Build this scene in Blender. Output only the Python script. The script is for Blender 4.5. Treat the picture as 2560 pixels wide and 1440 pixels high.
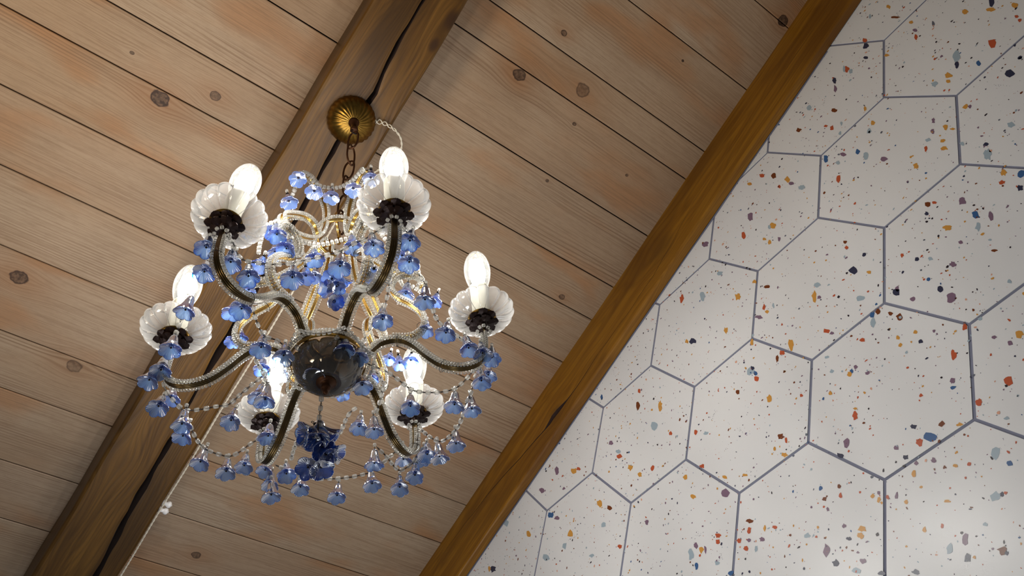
import bpy, bmesh, math, random
import numpy as np
from mathutils import Vector, Matrix

random.seed(7)
S = bpy.context.scene
COL = S.collection
for o in list(bpy.data.objects):
    bpy.data.objects.remove(o)

# ---------------------------------------------------------------- camera
EYE = np.array([0.0, 0.0, 1.6])
# rows: camera right / down / forward, in room axes (x = into the tiled wall, y = along it, z = up)
R = np.array([[0.7786924305572254, -0.6165592018450092, -0.1161587242230469],
              [0.4321291915282812, 0.6612828263667359, -0.6131634246932341],
              [0.45486532119078354, 0.4272701419157049, 0.7813691607718715]])
F = 2021.063
cam = bpy.data.cameras.new('camera')
camo = bpy.data.objects.new('camera', cam)
COL.objects.link(camo)
cam.sensor_width = 36.0
cam.lens = F / 2560 * 36.0
cam.clip_start = 0.02
M = Matrix.Identity(4)
for i in range(3):
    M[i][0], M[i][1], M[i][2], M[i][3] = R[0][i], -R[1][i], -R[2][i], EYE[i]
camo.matrix_world = M
S.camera = camo

# ---------------------------------------------------------------- light and exposure
S.view_settings.view_transform = 'Standard'
S.view_settings.look = 'None'
S.view_settings.gamma = 1.0
S.view_settings.exposure = 0.0
S.view_settings.use_curve_mapping = False
try:
    S.cycles.max_bounces = 8
    S.cycles.transparent_max_bounces = 48
    S.cycles.transmission_bounces = 6
    S.cycles.caustics_reflective = False
    S.cycles.caustics_refractive = False
    S.cycles.sample_clamp_indirect = 4.0
    S.cycles.use_denoising = True
except Exception:
    pass
BULB_E = 19.5
world = bpy.data.worlds.new('World')
S.world = world
world.use_nodes = True
wb = world.node_tree.nodes['Background']
wb.inputs[0].default_value = (0.82, 0.84, 0.88, 1)
wb.inputs[1].default_value = 0.085


def area(name, loc, target, size, energy, color):
    l = bpy.data.lights.new(name, 'AREA')
    l.energy = energy
    l.size = size
    l.color = color
    o = bpy.data.objects.new(name, l)
    COL.objects.link(o)
    o.location = loc
    o.rotation_euler = (Vector(target) - Vector(loc)).to_track_quat('-Z', 'Y').to_euler()
    return o


# room lamps out of view: a warm one low on the left, a cooler one down by the tiled wall
rl = area('room_lamp', (-1.0, 0.55, 1.5), (-0.25, 0.25, 3.1), 0.3, 4.2, (1.0, 0.83, 0.60))
rl.data.spread = math.radians(80)
area('wall_lamp', (0.25, 1.1, 1.0), (1.01, 0.55, 2.15), 0.25, 6.5, (0.88, 0.94, 1.0))


# ---------------------------------------------------------------- helpers
def room(P):
    return (float(P[0]), float(P[1]), float(P[2] + 1.6))


def ray(px, py):
    return R.T @ np.array([(px - 1280) / F, (py - 720) / F, 1.0])


def on_z(px, py, z):
    """point of the room seen at this place of the photograph, at height z above the eye"""
    r = ray(px, py)
    return r * z / r[2]


AL = -0.34179623116338737
BX = np.array([1.0, 0, 0])
BV = np.array([0, math.cos(AL), math.sin(AL)])      # down the roof slope
BN = np.cross(BX, BV)                               # ceiling normal, upwards
HC = 1.5                                            # ceiling plane above the eye


def slope(u, v, w):
    return u * BX + v * BV + w * BN


def on_slope(px, py, w):
    r = ray(px, py)
    P = r * w / (r @ BN)
    return P


SLOPE_M = Matrix.Identity(4)
for i in range(3):
    SLOPE_M[i][0], SLOPE_M[i][1], SLOPE_M[i][2], SLOPE_M[i][3] = BX[i], BV[i], BN[i], EYE[i]


def obj(name, verts, faces, mats, parent=None, smooth=False, mat_idx=None, matrix=None):
    me = bpy.data.meshes.new(name)
    me.from_pydata([tuple(map(float, v)) for v in verts], [], faces)
    if not isinstance(mats, (list, tuple)):
        mats = [mats]
    for m in mats:
        me.materials.append(m)
    if mat_idx is not None:
        me.polygons.foreach_set('material_index', mat_idx)
    if smooth:
        me.polygons.foreach_set('use_smooth', [True] * len(me.polygons))
    me.update()
    o = bpy.data.objects.new(name, me)
    COL.objects.link(o)
    if matrix is not None:
        o.matrix_world = matrix
    if parent is not None:
        o.parent = parent
    return o


def tag(o, label=None, cat=None, group=None, kind=None):
    if label: o['label'] = label
    if cat: o['category'] = cat
    if group: o['group'] = group
    if kind: o['kind'] = kind
    return o


class MB:
    """collects shapes for ONE mesh"""

    def __init__(s):
        s.v, s.f, s.mi = [], [], []

    def add(s, v, f, mi=0):
        b = len(s.v)
        s.v += [tuple(map(float, p)) for p in v]
        s.f += [tuple(i + b for i in q) for q in f]
        s.mi += [mi] * len(f)

    def tube(s, pts, r, n=8, cap=True, mi=0, closed=False):
        pts = [np.array(p, float) for p in pts]
        m = len(pts)
        rs = r if hasattr(r, '__len__') else [r] * m
        up = np.array([0.123, 0.37, 0.92])
        v = []
        prev = None
        for i, p in enumerate(pts):
            if closed:
                t = pts[(i + 1) % m] - pts[i - 1]
            else:
                t = pts[min(i + 1, m - 1)] - pts[max(i - 1, 0)]
            t = t / (np.linalg.norm(t) + 1e-12)
            if prev is None:
                a = np.cross(t, up)
                if np.linalg.norm(a) < 1e-3: a = np.cross(t, [1, 0, 0])
            else:
                a = prev - t * (prev @ t)
            a = a / (np.linalg.norm(a) + 1e-12)
            prev = a
            b = np.cross(t, a)
            for k in range(n):
                th = 2 * math.pi * k / n
                v.append(p + rs[i] * (math.cos(th) * a + math.sin(th) * b))
        f = []
        for i in range(m - 1 if not closed else m):
            j = (i + 1) % m
            for k in range(n):
                l = (k + 1) % n
                f.append((i * n + k, i * n + l, j * n + l, j * n + k))
        if cap and not closed:
            f.append(tuple(range(n))[::-1])
            f.append(tuple((m - 1) * n + k for k in range(n)))
        s.add(v, f, mi)

    def lathe(s, prof, c=(0, 0, 0), n=24, axis=(0, 0, 1), mi=0, ripple=None, capend=False, ax0=None):
        """prof: list of (r, z); ripple(th, i)->(dr, dz)"""
        ax = np.array(axis, float); ax /= np.linalg.norm(ax)
        h = np.array([1, 0, 0]) if abs(ax[0]) < 0.9 else np.array([0, 1, 0])
        a = np.cross(h, ax) if ax0 is None else np.array(ax0, float)
        a = a - ax * (a @ ax); a /= np.linalg.norm(a)
        b = np.cross(ax, a)
        v = []
        for i, (r, z) in enumerate(prof):
            for k in range(n):
                th = 2 * math.pi * k / n
                dr, dz = ripple(th, i) if ripple else (0, 0)
                v.append(np.array(c) + (r + dr) * (math.cos(th) * a + math.sin(th) * b) + (z + dz) * ax)
        f = []
        for i in range(len(prof) - 1):
            for k in range(n):
                l = (k + 1) % n
                f.append((i * n + k, i * n + l, (i + 1) * n + l, (i + 1) * n + k))
        if capend:
            f.append(tuple(range(n))[::-1])
            f.append(tuple((len(prof) - 1) * n + k for k in range(n)))
        s.add(v, f, mi)

    def build(s, name, mats, parent=None, smooth=True, matrix=None):
        return obj(name, s.v, s.f, mats, parent, smooth, s.mi, matrix)


def catmull(pts, step=0.003):
    """smooth curve through pts, resampled evenly"""
    P = np.array(pts, float)
    P = np.vstack([2 * P[0] - P[1], P, 2 * P[-1] - P[-2]])
    out = []
    for i in range(1, len(P) - 2):
        p0, p1, p2, p3 = P[i - 1], P[i], P[i + 1], P[i + 2]
        for t in np.linspace(0, 1, 17)[:-1]:
            out.append(0.5 * ((2 * p1) + (-p0 + p2) * t + (2 * p0 - 5 * p1 + 4 * p2 - p3) * t * t + (-p0 + 3 * p1 - 3 * p2 + p3) * t ** 3))
    out.append(P[-2])
    out = np.array(out)
    d = np.r_[0, np.cumsum(np.linalg.norm(np.diff(out, axis=0), axis=1))]
    n = max(2, int(round(d[-1] / step)) + 1)
    s = np.linspace(0, d[-1], n)
    return np.stack([np.interp(s, d, out[:, k]) for k in range(out.shape[1])], 1)


# ---------------------------------------------------------------- materials
class NT:
    def __init__(s, name):
        s.m = bpy.data.materials.new(name)
        s.m.use_nodes = True
        s.t = s.m.node_tree
        s.t.nodes.clear()
        s.out = s.t.nodes.new('ShaderNodeOutputMaterial')

    def n(s, typ, **kw):
        d = s.t.nodes.new(typ)
        for k, v in kw.items():
            setattr(d, k, v)
        return d

    def l(s, a, b):
        s.t.links.new(a, b)

    def put(s, inp, x):
        if isinstance(x, bpy.types.NodeSocket):
            s.l(x, inp)
        else:
            inp.default_value = x

    def math(s, op, a, b=0.0, c=None, clamp=False):
        d = s.n('ShaderNodeMath', operation=op, use_clamp=clamp)
        s.put(d.inputs[0], a)
        if len(d.inputs) > 1: s.put(d.inputs[1], b)
        if c is not None: s.put(d.inputs[2], c)
        return d.outputs[0]

    def vec(s, x, y, z):
        d = s.n('ShaderNodeCombineXYZ')
        for i, q in enumerate((x, y, z)): s.put(d.inputs[i], q)
        return d.outputs[0]

    def noise(s, v, scale=1.0, detail=2.0, rough=0.5, dist=0.0):
        d = s.n('ShaderNodeTexNoise')
        s.put(d.inputs['Vector'], v)
        d.inputs['Scale'].default_value = scale
        d.inputs['Detail'].default_value = detail
        d.inputs['Roughness'].default_value = rough
        d.inputs['Distortion'].default_value = dist
        return d.outputs[0]

    def ramp(s, x, a, b, c0=0.0, c1=1.0):
        d = s.n('ShaderNodeMapRange', interpolation_type='SMOOTHSTEP')
        s.put(d.inputs[0], x)
        d.inputs[1].default_value, d.inputs[2].default_value = a, b
        d.inputs[3].default_value, d.inputs[4].default_value = c0, c1
        return d.outputs[0]

    def mix(s, f, a, b, mode='MIX'):
        d = s.n('ShaderNodeMix', data_type='RGBA', blend_type=mode)
        s.put(d.inputs[0], f)
        s.put(d.inputs[6], a)
        s.put(d.inputs[7], b)
        return d.outputs[2]

    def bsdf(s, color, rough=0.5, metal=0.0, bump=None, bstr=0.3, bdist=0.002, **kw):
        d = s.n('ShaderNodeBsdfPrincipled')
        s.put(d.inputs['Base Color'], color)
        s.put(d.inputs['Roughness'], rough)
        s.put(d.inputs['Metallic'], metal)
        for k, v in kw.items():
            s.put(d.inputs[k.replace('_', ' ')], v)
        if bump is not None:
            b = s.n('ShaderNodeBump')
            b.inputs['Strength'].default_value = bstr
            b.inputs['Distance'].default_value = bdist
            s.l(bump, b.inputs['Height'])
            s.l(b.outputs[0], d.inputs['Normal'])
        return d.outputs[0]

    def done(s, sh):
        s.l(sh, s.out.inputs[0])
        return s.m


def srgb(r, g, b):
    f = lambda c: (c / 255 / 12.92) if c / 255 <= 0.04045 else ((c / 255 + 0.055) / 1.055) ** 2.4
    return (f(r), f(g), f(b), 1)


def simple(name, col, rough=0.5, metal=0.0, noise_amt=0.15, scale=60.0, **kw):
    t = NT(name)
    tc = t.n('ShaderNodeTexCoord')
    nz = t.noise(tc.outputs['Object'], scale, 3)
    f = t.math('MULTIPLY', t.ramp(nz, 0.3, 0.75), noise_amt)
    c = t.mix(f, col, (col[0] * 0.35, col[1] * 0.35, col[2] * 0.35, 1))
    return t.done(t.bsdf(c, rough, metal, bump=nz, bstr=0.15, bdist=0.0005, **kw))


# knots of the pine lining: u, v in the ceiling plane, size, strength, kind (0 brown, 1 pale filled)
KNOTS = [(0.0214, 0.249, .014, 1.0), (0.0922, 0.1984, .0085, .75), (-0.0356, 0.6407, .013, .9),
         (0.5376, -0.1278, .012, .9), (0.6666, -0.1753, .014, .6), (0.8898, 0.2036, .0065, .8),
         (0.9642, -0.5298, .012, 1.0), (0.497, 1.0613, .009, .8), (0.1102, 0.759, .013, .55),
         (0.5691, -0.2405, .006, .9), (0.8184, -0.3397, .003, 1.0), (0.6913, -0.112, .004, .9),
         (0.857, -0.0881, .0035, .9), (0.709, 0.0118, .0035, .8), (-0.0489, 0.2046, .0035, .8),
         (0.6527, 0.6719, .011, .35)]


def pine():
    t = NT('bleached_pine')
    tc = t.n('ShaderNodeTexCoord')
    sp = t.n('ShaderNodeSeparateXYZ')
    t.l(tc.outputs['Object'], sp.inputs[0])
    u, v = sp.outputs[0], sp.outputs[1]
    at = t.n('ShaderNodeAttribute', attribute_name='board')
    bid = at.outputs['Fac']
    halo = 0.0
    core = 0.0
    rim = 0.0
    vw = v
    kwob = t.math('MULTIPLY', t.math('SUBTRACT', t.noise(t.vec(t.math('MULTIPLY', u, 70.0), t.math('MULTIPLY', v, 70.0), 2.0), 1.0, 2.0), 0.5), 0.75)
    for (ku, kv, r, st) in KNOTS:
        du = t.math('DIVIDE', t.math('SUBTRACT', u, ku), r)
        dv0 = t.math('SUBTRACT', v, kv)
        dv = t.math('DIVIDE', dv0, r)
        d2u = t.math('MULTIPLY', du, du)
        d2v = t.math('MULTIPLY', dv, dv)
        # flow of the grain round the knot
        e = t.math('EXPONENT', t.math('MULTIPLY', t.math('ADD', t.math('MULTIPLY', d2u, 0.09), t.math('MULTIPLY', d2v, 0.16)), -1.0))
        push = t.math('MULTIPLY', t.math('MULTIPLY', dv0, e), -0.75)
        vw = t.math('ADD', vw, push)
        if r > 0.005:
            ex = t.math('EXPONENT', t.math('MULTIPLY', t.math('ADD', t.math('MULTIPLY', d2u, 0.05), t.math('MULTIPLY', d2v, 0.14)), -1.0))
            halo = t.math('MAXIMUM', halo, t.math('MULTIPLY', ex, st))
        rr = t.math('ADD', t.math('SQRT', t.math('ADD', t.math('MULTIPLY', d2u, 0.8), t.math('MULTIPLY', d2v, 1.25))), kwob)
        core = t.math('MAXIMUM', core, t.math('MULTIPLY', t.ramp(rr, 0.85, 1.0, 1.0, 0.0), st))
        rg = t.math('MULTIPLY', t.ramp(t.math('ABSOLUTE', t.math('SUBTRACT', rr, 0.92)), 0.0, 0.18, 1.0, 0.0), st)
        rim = t.math('MAXIMUM', rim, rg)
    b50 = t.math('MULTIPLY', bid, 57.0)
    lowf = t.noise(t.vec(t.math('MULTIPLY', u, 0.75), t.math('MULTIPLY', vw, 7.0), b50), 1.0, 2.0)
    wob = t.noise(t.vec(t.math('MULTIPLY', u, 5.0), t.math('MULTIPLY', vw, 30.0), b50), 1.0, 1.0)
    ph = t.math('ADD', t.math('ADD', t.math('MULTIPLY', vw, 1000.0), t.math('MULTIPLY', lowf, 75.0)), t.math('MULTIPLY', wob, 3.5))
    ring = t.math('MULTIPLY', t.math('ADD', t.math('SINE', ph), 1.0), 0.5)
    ring = t.math('POWER', ring, 2.6)
    band = t.ramp(t.noise(t.vec(t.math('MULTIPLY', u, 0.9), t.math('MULTIPLY', vw, 17.0), t.math('ADD', b50, 9.0)), 1.0, 2.0), 0.47, 0.68)
    band = t.math('MAXIMUM', band, t.math('MULTIPLY', halo, 0.7))
    fine = t.noise(t.vec(t.math('MULTIPLY', u, 7.0), t.math('MULTIPLY', vw, 520.0), b50), 1.0, 3.0, 0.65)
    blot = t.ramp(t.noise(t.vec(t.math('MULTIPLY', u, 4.5), t.math('MULTIPLY', v, 11.0), t.math('ADD', b50, 21.0)), 1.0, 2.0, 0.5, 0.3), 0.50, 0.72)
    pale = t.ramp(t.noise(t.vec(t.math('MULTIPLY', u, 2.2), t.math('MULTIPLY', v, 5.0), t.math('ADD', b50, 33.0)), 1.0, 3.0), 0.35, 0.7)
    base = t.mix(pale, srgb(158, 133, 107), srgb(170, 150, 127))
    base = t.mix(t.math('MULTIPLY', blot, 0.66), base, srgb(160, 110, 66))
    base = t.mix(t.math('MULTIPLY', t.math('SUBTRACT', 1.0, bid), 0.28), base, srgb(156, 124, 98))
    base = t.mix(t.math('MULTIPLY', t.math('MULTIPLY', ring, band), 0.58), base, srgb(112, 82, 58))
    mott = t.noise(t.vec(t.math('MULTIPLY', u, 45.0), t.math('MULTIPLY', v, 160.0), b50), 1.0, 4.0, 0.7)
    base = t.mix(t.math('MULTIPLY', t.ramp(mott, 0.4, 0.75), 0.28), base, srgb(122, 98, 76))
    base = t.mix(t.math('MULTIPLY', t.ramp(fine, 0.42, 0.72), 0.50), base, srgb(118, 90, 66))
    base = t.mix(t.math('MULTIPLY', halo, 0.42), base, srgb(144, 96, 56))
    kn = t.noise(t.vec(t.math('MULTIPLY', u, 160.0), t.math('MULTIPLY', v, 160.0), 0.0), 1.0, 3.0)
    kc = t.mix(t.ramp(kn, 0.35, 0.68), srgb(46, 32, 24), srgb(104, 80, 62))
    base = t.mix(t.math('MULTIPLY', core, 0.95), base, kc)
    base = t.mix(t.math('MULTIPLY', rim, 0.95), base, srgb(52, 34, 26))
    hgt = t.math('ADD', t.math('MULTIPLY', ring, t.math('MULTIPLY', band, -0.6)), t.math('MULTIPLY', fine, -0.5))
    return t.done(t.bsdf(base, 0.55, 0.0, bump=hgt, bstr=0.25, bdist=0.0006, Specular_IOR_Level=0.3))


def oak(name, c_light, c_mid, c_dark, knots=(), vk=1, across=0, sh=0.0):
    """oiled beam wood, grain along local y; 'across' picks local x or z as the cross direction"""
    t = NT(name)
    tc = t.n('ShaderNodeTexCoord')
    sp = t.n('ShaderNodeSeparateXYZ')
    t.l(tc.outputs['Object'], sp.inputs[0])
    v = sp.outputs[1]
    x = t.math('ADD', sp.outputs[0], t.math('MULTIPLY', sp.outputs[2], 0.8))
    xw = x
    halo = 0.0
    for (kx, kv, r, st) in knots:
        dx0 = t.math('SUBTRACT', x, kx)
        dx = t.math('DIVIDE', dx0, r)
        dv = t.math('DIVIDE', t.math('SUBTRACT', v, kv), r)
        q = t.math('ADD', t.math('MULTIPLY', t.math('MULTIPLY', dv, dv), 0.07), t.math('MULTIPLY', t.math('MULTIPLY', dx, dx), 0.2))
        e = t.math('EXPONENT', t.math('MULTIPLY', q, -1.0))
        xw = t.math('ADD', xw, t.math('MULTIPLY', t.math('MULTIPLY', dx0, e), -0.8))
        c = t.math('EXPONENT', t.math('MULTIPLY', t.math('MULTIPLY', q, q), -16.0))
        halo = t.math('MAXIMUM', halo, t.math('MULTIPLY', c, st))
    low = t.noise(t.vec(t.math('MULTIPLY', v, 1.6), t.math('MULTIPLY', xw, 13.0), sh), 1.0, 2.0)
    ph = t.math('ADD', t.math('MULTIPLY', xw, 620.0), t.math('MULTIPLY', low, 130.0))
    ring = t.math('POWER', t.math('MULTIPLY', t.math('ADD', t.math('SINE', ph), 1.0), 0.5), 2.0)
    streak = t.noise(t.vec(t.math('MULTIPLY', v, 3.2), t.math('MULTIPLY', xw, 95.0), sh + 3), 1.0, 4.0, 0.6)
    fine = t.noise(t.vec(t.math('MULTIPLY', v, 9.0), t.math('MULTIPLY', xw, 520.0), sh + 5), 1.0, 3.0, 0.6)
    big = t.noise(t.vec(t.math('MULTIPLY', v, 2.4), t.math('MULTIPLY', x, 16.0), sh + 8), 1.0, 2.0)
    c = t.mix(t.ramp(streak, 0.35, 0.68), c_mid, c_light)
    c = t.mix(t.math('MULTIPLY', t.ramp(big, 0.46, 0.7), 0.65), c, c_dark)
    c = t.mix(t.math('MULTIPLY', ring, 0.30), c, c_dark)
    c = t.mix(t.math('MULTIPLY', t.ramp(fine, 0.45, 0.75), 0.30), c, c_dark)
    c = t.mix(t.math('MULTIPLY', halo, 0.85), c, srgb(46, 26, 12))
    h = t.math('ADD', t.math('MULTIPLY', ring, -0.5), t.math('MULTIPLY', fine, -0.6))
    return t.done(t.bsdf(c, 0.42, 0.0, bump=h, bstr=0.3, bdist=0.0008, Specular_IOR_Level=0.35))


def thin_glass(name, tint, body, body_amt=0.25, edge=0.9, rough=0.06, gloss_col=(1, 1, 1, 1), facing_pow=1.6, speck=0.0):
    """thin clear glass: light goes straight through, more body towards grazing angles, sharp gloss"""
    t = NT(name)
    lw = t.n('ShaderNodeLayerWeight')
    lw.inputs['Blend'].default_value = 0.5
    fac = t.math('POWER', lw.outputs['Facing'], facing_pow)
    tr = t.n('ShaderNodeBsdfTransparent')
    tr.inputs[0].default_value = tint
    tl = t.n('ShaderNodeBsdfTranslucent')
    df = t.n('ShaderNodeBsdfDiffuse')
    tl.inputs[0].default_value = body
    df.inputs[0].default_value = body
    bd = t.n('ShaderNodeMixShader')
    bd.inputs[0].default_value = 0.4
    t.l(tl.outputs[0], bd.inputs[1]); t.l(df.outputs[0], bd.inputs[2])
    m1 = t.n('ShaderNodeMixShader')
    a = t.math('ADD', t.math('MULTIPLY', fac, edge - body_amt), body_amt, clamp=True)
    if speck:
        tc = t.n('ShaderNodeTexCoord')
        nz = t.ramp(t.noise(tc.outputs['Object'], 420.0, 2.0), 0.52, 0.7)
        a = t.math('ADD', a, t.math('MULTIPLY', nz, speck), clamp=True)
    t.put(m1.inputs[0], a)
    t.l(tr.outputs[0], m1.inputs[1]); t.l(bd.outputs[0], m1.inputs[2])
    gl = t.n('ShaderNodeBsdfGlossy')
    gl.inputs[0].default_value = gloss_col
    gl.inputs['Roughness'].default_value = rough
    fr = t.n('ShaderNodeFresnel')
    fr.inputs[0].default_value = 1.55
    m2 = t.n('ShaderNodeMixShader')
    t.l(t.math('ADD', t.math('MULTIPLY', fr.outputs[0], 0.85), 0.03, clamp=True), m2.inputs[0])
    t.l(m1.outputs[0], m2.inputs[1]); t.l(gl.outputs[0], m2.inputs[2])
    return t.done(m2.outputs[0])


def flower_glass(name, deep, palecol, dens=1.0):
    """blue pressed glass: the bell is clear grey at the stem, blue at the flare, paler where looked through square-on"""
    t = NT(name)
    tc = t.n('ShaderNodeTexCoord')
    sp = t.n('ShaderNodeSeparateXYZ')
    t.l(tc.outputs['Object'], sp.inputs[0])
    z = sp.outputs[2]                    # 0 at the mouth, 0.02 at the stem
    flare = t.ramp(z, 0.0060, 0.0130, 1.0, 0.0)
    lw = t.n('ShaderNodeLayerWeight')
    lw.inputs['Blend'].default_value = 0.5
    fac = t.math('POWER', lw.outputs['Facing'], 0.9)
    thick = t.math('MULTIPLY', t.ramp(fac, 0.16, 0.46), t.math('ADD', t.math('MULTIPLY', flare, 0.85), 0.15))
    c = t.mix(thick, palecol, deep)
    c = t.mix(t.math('MULTIPLY', t.math('SUBTRACT', 1.0, flare), 0.55), c, srgb(132, 156, 200))
    tr = t.n('ShaderNodeBsdfTransparent')
    t.l(t.mix(thick, (0.78, 0.87, 1.0, 1), (deep[0] * 1.5, deep[1] * 1.5, min(1, deep[2] * 1.6), 1)), tr.inputs[0])
    tl = t.n('ShaderNodeBsdfTranslucent'); t.l(c, tl.inputs[0])
    df = t.n('ShaderNodeBsdfDiffuse'); t.l(c, df.inputs[0])
    bd = t.n('ShaderNodeMixShader'); bd.inputs[0].default_value = 0.45
    t.l(tl.outputs[0], bd.inputs[1]); t.l(df.outputs[0], bd.inputs[2])
    m1 = t.n('ShaderNodeMixShader')
    t.l(t.math('ADD', t.math('ADD', t.math('MULTIPLY', thick, 0.42), t.math('MULTIPLY', t.math('SUBTRACT', 1.0, flare), 0.2)), 0.42 * dens, clamp=True), m1.inputs[0])
    t.l(tr.outputs[0], m1.inputs[1]); t.l(bd.outputs[0], m1.inputs[2])
    gl = t.n('ShaderNodeBsdfGlossy'); gl.inputs['Roughness'].default_value = 0.10
    fr = t.n('ShaderNodeFresnel'); fr.inputs[0].default_value = 1.5
    m2 = t.n('ShaderNodeMixShader')
    t.l(t.math('ADD', t.math('MULTIPLY', fr.outputs[0], 0.8), 0.03, clamp=True), m2.inputs[0])
    t.l(m1.outputs[0], m2.inputs[1]); t.l(gl.outputs[0], m2.inputs[2])
    return t.done(m2.outputs[0])


def emit(name, col, strength):
    t = NT(name)
    e = t.n('ShaderNodeEmission')
    e.inputs[0].default_value = col
    e.inputs[1].default_value = strength
    return t.done(e.outputs[0])


m_pine = pine()
m_void = simple('board_gap', srgb(38, 22, 14), 0.9)
m_beamA = oak('rafter_oak', srgb(112, 78, 28), srgb(86, 57, 17), srgb(48, 30, 9),
              [(1.484, -.129, .011, 1.0), (1.479, -.078, .007, .95), (1.4577, .135, .020, .25), (1.3817, .857, .016, .2)], sh=0.0)
m_beamB = oak('wall_rafter_oak', srgb(146, 100, 24), srgb(124, 80, 14), srgb(84, 48, 8),
              [(0.986 + 0.8 * 1.408, 0.42, .012, .5), (0.986 + 0.8 * 1.43, 0.0, .02, .35)], sh=40.0)
m_crack = simple('split_in_wood', srgb(40, 18, 8), 0.9)
m_tile = simple('terrazzo_tile_glaze', srgb(224, 223, 222), 0.32, noise_amt=0.03, scale=9.0)
m_grout = simple('blue_grey_grout', srgb(122, 124, 142), 0.8)
m_brass = simple('aged_brass', (0.30, 0.17, 0.035, 1), 0.32, 1.0, 0.6, 90.0)
m_armwire = simple('dark_arm_wire', (0.13, 0.085, 0.035, 1), 0.3, 1.0, 0.4, 120.0)
m_gilt = simple('gilt_wire', (0.62, 0.38, 0.10, 1), 0.25, 1.0, 0.2)
m_bronze = simple('dark_bronze', (0.030, 0.012, 0.008, 1), 0.42, 0.5, 0.4)
m_wire = simple('black_wire', (0.012, 0.008, 0.008, 1), 0.4, 0.6, 0.1)
m_chain = simple('rusty_chain', (0.085, 0.032, 0.012, 1), 0.5, 0.75, 0.5)
m_sleeve = simple('ivory_plastic', srgb(236, 232, 212), 0.4, 0.0, 0.03, Subsurface_Weight=0.0)
m_cord = simple('white_flex', srgb(214, 204, 186), 0.45, 0.0, 0.08)
m_china = simple('white_porcelain', srgb(232, 228, 226), 0.2, 0.0, 0.02)
m_dish = thin_glass('bobeche_glass', (0.985, 0.985, 0.98, 1), (0.84, 0.82, 0.79, 1), 0.20, 0.66, 0.04, facing_pow=1.2)
m_bead = thin_glass('clear_bead_glass', (0.95, 0.94, 0.90, 1), (0.78, 0.75, 0.68, 1), 0.24, 0.8, 0.07)
m_bead2 = thin_glass('faceted_bead_glass', (0.94, 0.93, 0.90, 1), (0.82, 0.80, 0.74, 1), 0.34, 0.85, 0.06)
m_hub = thin_glass('shaded_dish_glass', (0.42, 0.39, 0.34, 1), (0.15, 0.13, 0.11, 1), 0.30, 0.9, 0.07)  # clear dish glass; its unlit shade is put into the dark tint and body
m_bulbglass = thin_glass('bulb_glass', (1, 1, 1, 1), (0.95, 0.95, 0.9, 1), 0.003, 0.028, 0.03, facing_pow=2.0, speck=0.014)
m_core = emit('bulb_glow', (1.0, 0.975, 0.925, 1), BULB_E * 11.0)
m_blue = flower_glass('blue_flower_glass', srgb(8, 72, 188), srgb(160, 198, 240))
m_blue2 = flower_glass('deep_blue_flower_glass', srgb(6, 50, 160), srgb(40, 92, 185), 1.35)
m_lilac = flower_glass('pale_blue_flower_glass', srgb(60, 102, 205), srgb(150, 182, 236))

# ---------------------------------------------------------------- ceiling
GAPS = [(-.60, -.04), (-.51, -.04), (-.425, -.04), (-.325, -.04), (-.2252, -.04), (-.1298, -.0285), (-.0837, -.0276), (.0095, -.021),
        (.0992, -.0205), (.1565, -.0195), (.2328, -.0181), (.3140, -.012), (.3993, -.0125), (.4965, -.0065),
        (.5655, .001), (.6568, .003), (.7345, .010), (.822, .010), (.905, .01), (.99, .01), (1.07, .01), (1.16, .01), (1.25, .01)]
U0, U1 = -1.9, 1.02
verts, faces, mi, bids = [], [], [], []
rb = random.Random(11)
for i in range(len(GAPS) - 1):
    (a0, b0), (a1, b1) = GAPS[i], GAPS[i + 1]
    bid = rb.random()
    g = 0.0010
    c = 0.0010
    n0 = len(verts)
    for u in (U0, U1):
        va = a0 * HC + b0 * u + g
        vb = a1 * HC + b1 * u - g
        verts += [(u, va, HC + .018), (u, va, HC + c), (u, va + c, HC), (u, vb - c, HC), (u, vb, HC + c), (u, vb, HC + .018)]
    for k in range(5):
        faces.append((n0 + k, n0 + k + 1, n0 + k + 7, n0 + k + 6)); mi.append(0); bids.append(bid)
n0 = len(verts)
va, vb = GAPS[0][0] * HC + .05, GAPS[-1][0] * HC - .05
verts += [(U0, va, HC + .012), (U1, va, HC + .012), (U1, vb, HC + .012), (U0, vb, HC + .012),
          (U0, va, HC + .05), (U1, va, HC + .05), (U1, vb, HC + .05), (U0, vb, HC + .05)]
for q in ((0, 1, 2, 3), (4, 5, 6, 7), (0, 1, 5, 4), (1, 2, 6, 5), (2, 3, 7, 6), (3, 0, 4, 7)):
    faces.append(tuple(n0 + k for k in q)); mi.append(1); bids.append(0)
ceil = obj('ceiling', verts, faces, [m_pine, m_void], None, False, mi, SLOPE_M)
att = ceil.data.attributes.new('board', 'FLOAT', 'FACE')
att.data.foreach_set('value', bids)
tag(ceil, kind='structure')


# ---------------------------------------------------------------- rafters
def interp(tab, x):
    xs = [a for a, *_ in tab]
    return [float(np.interp(x, xs, [row[k] for row in tab])) for k in range(1, len(tab[0]))]


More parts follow.
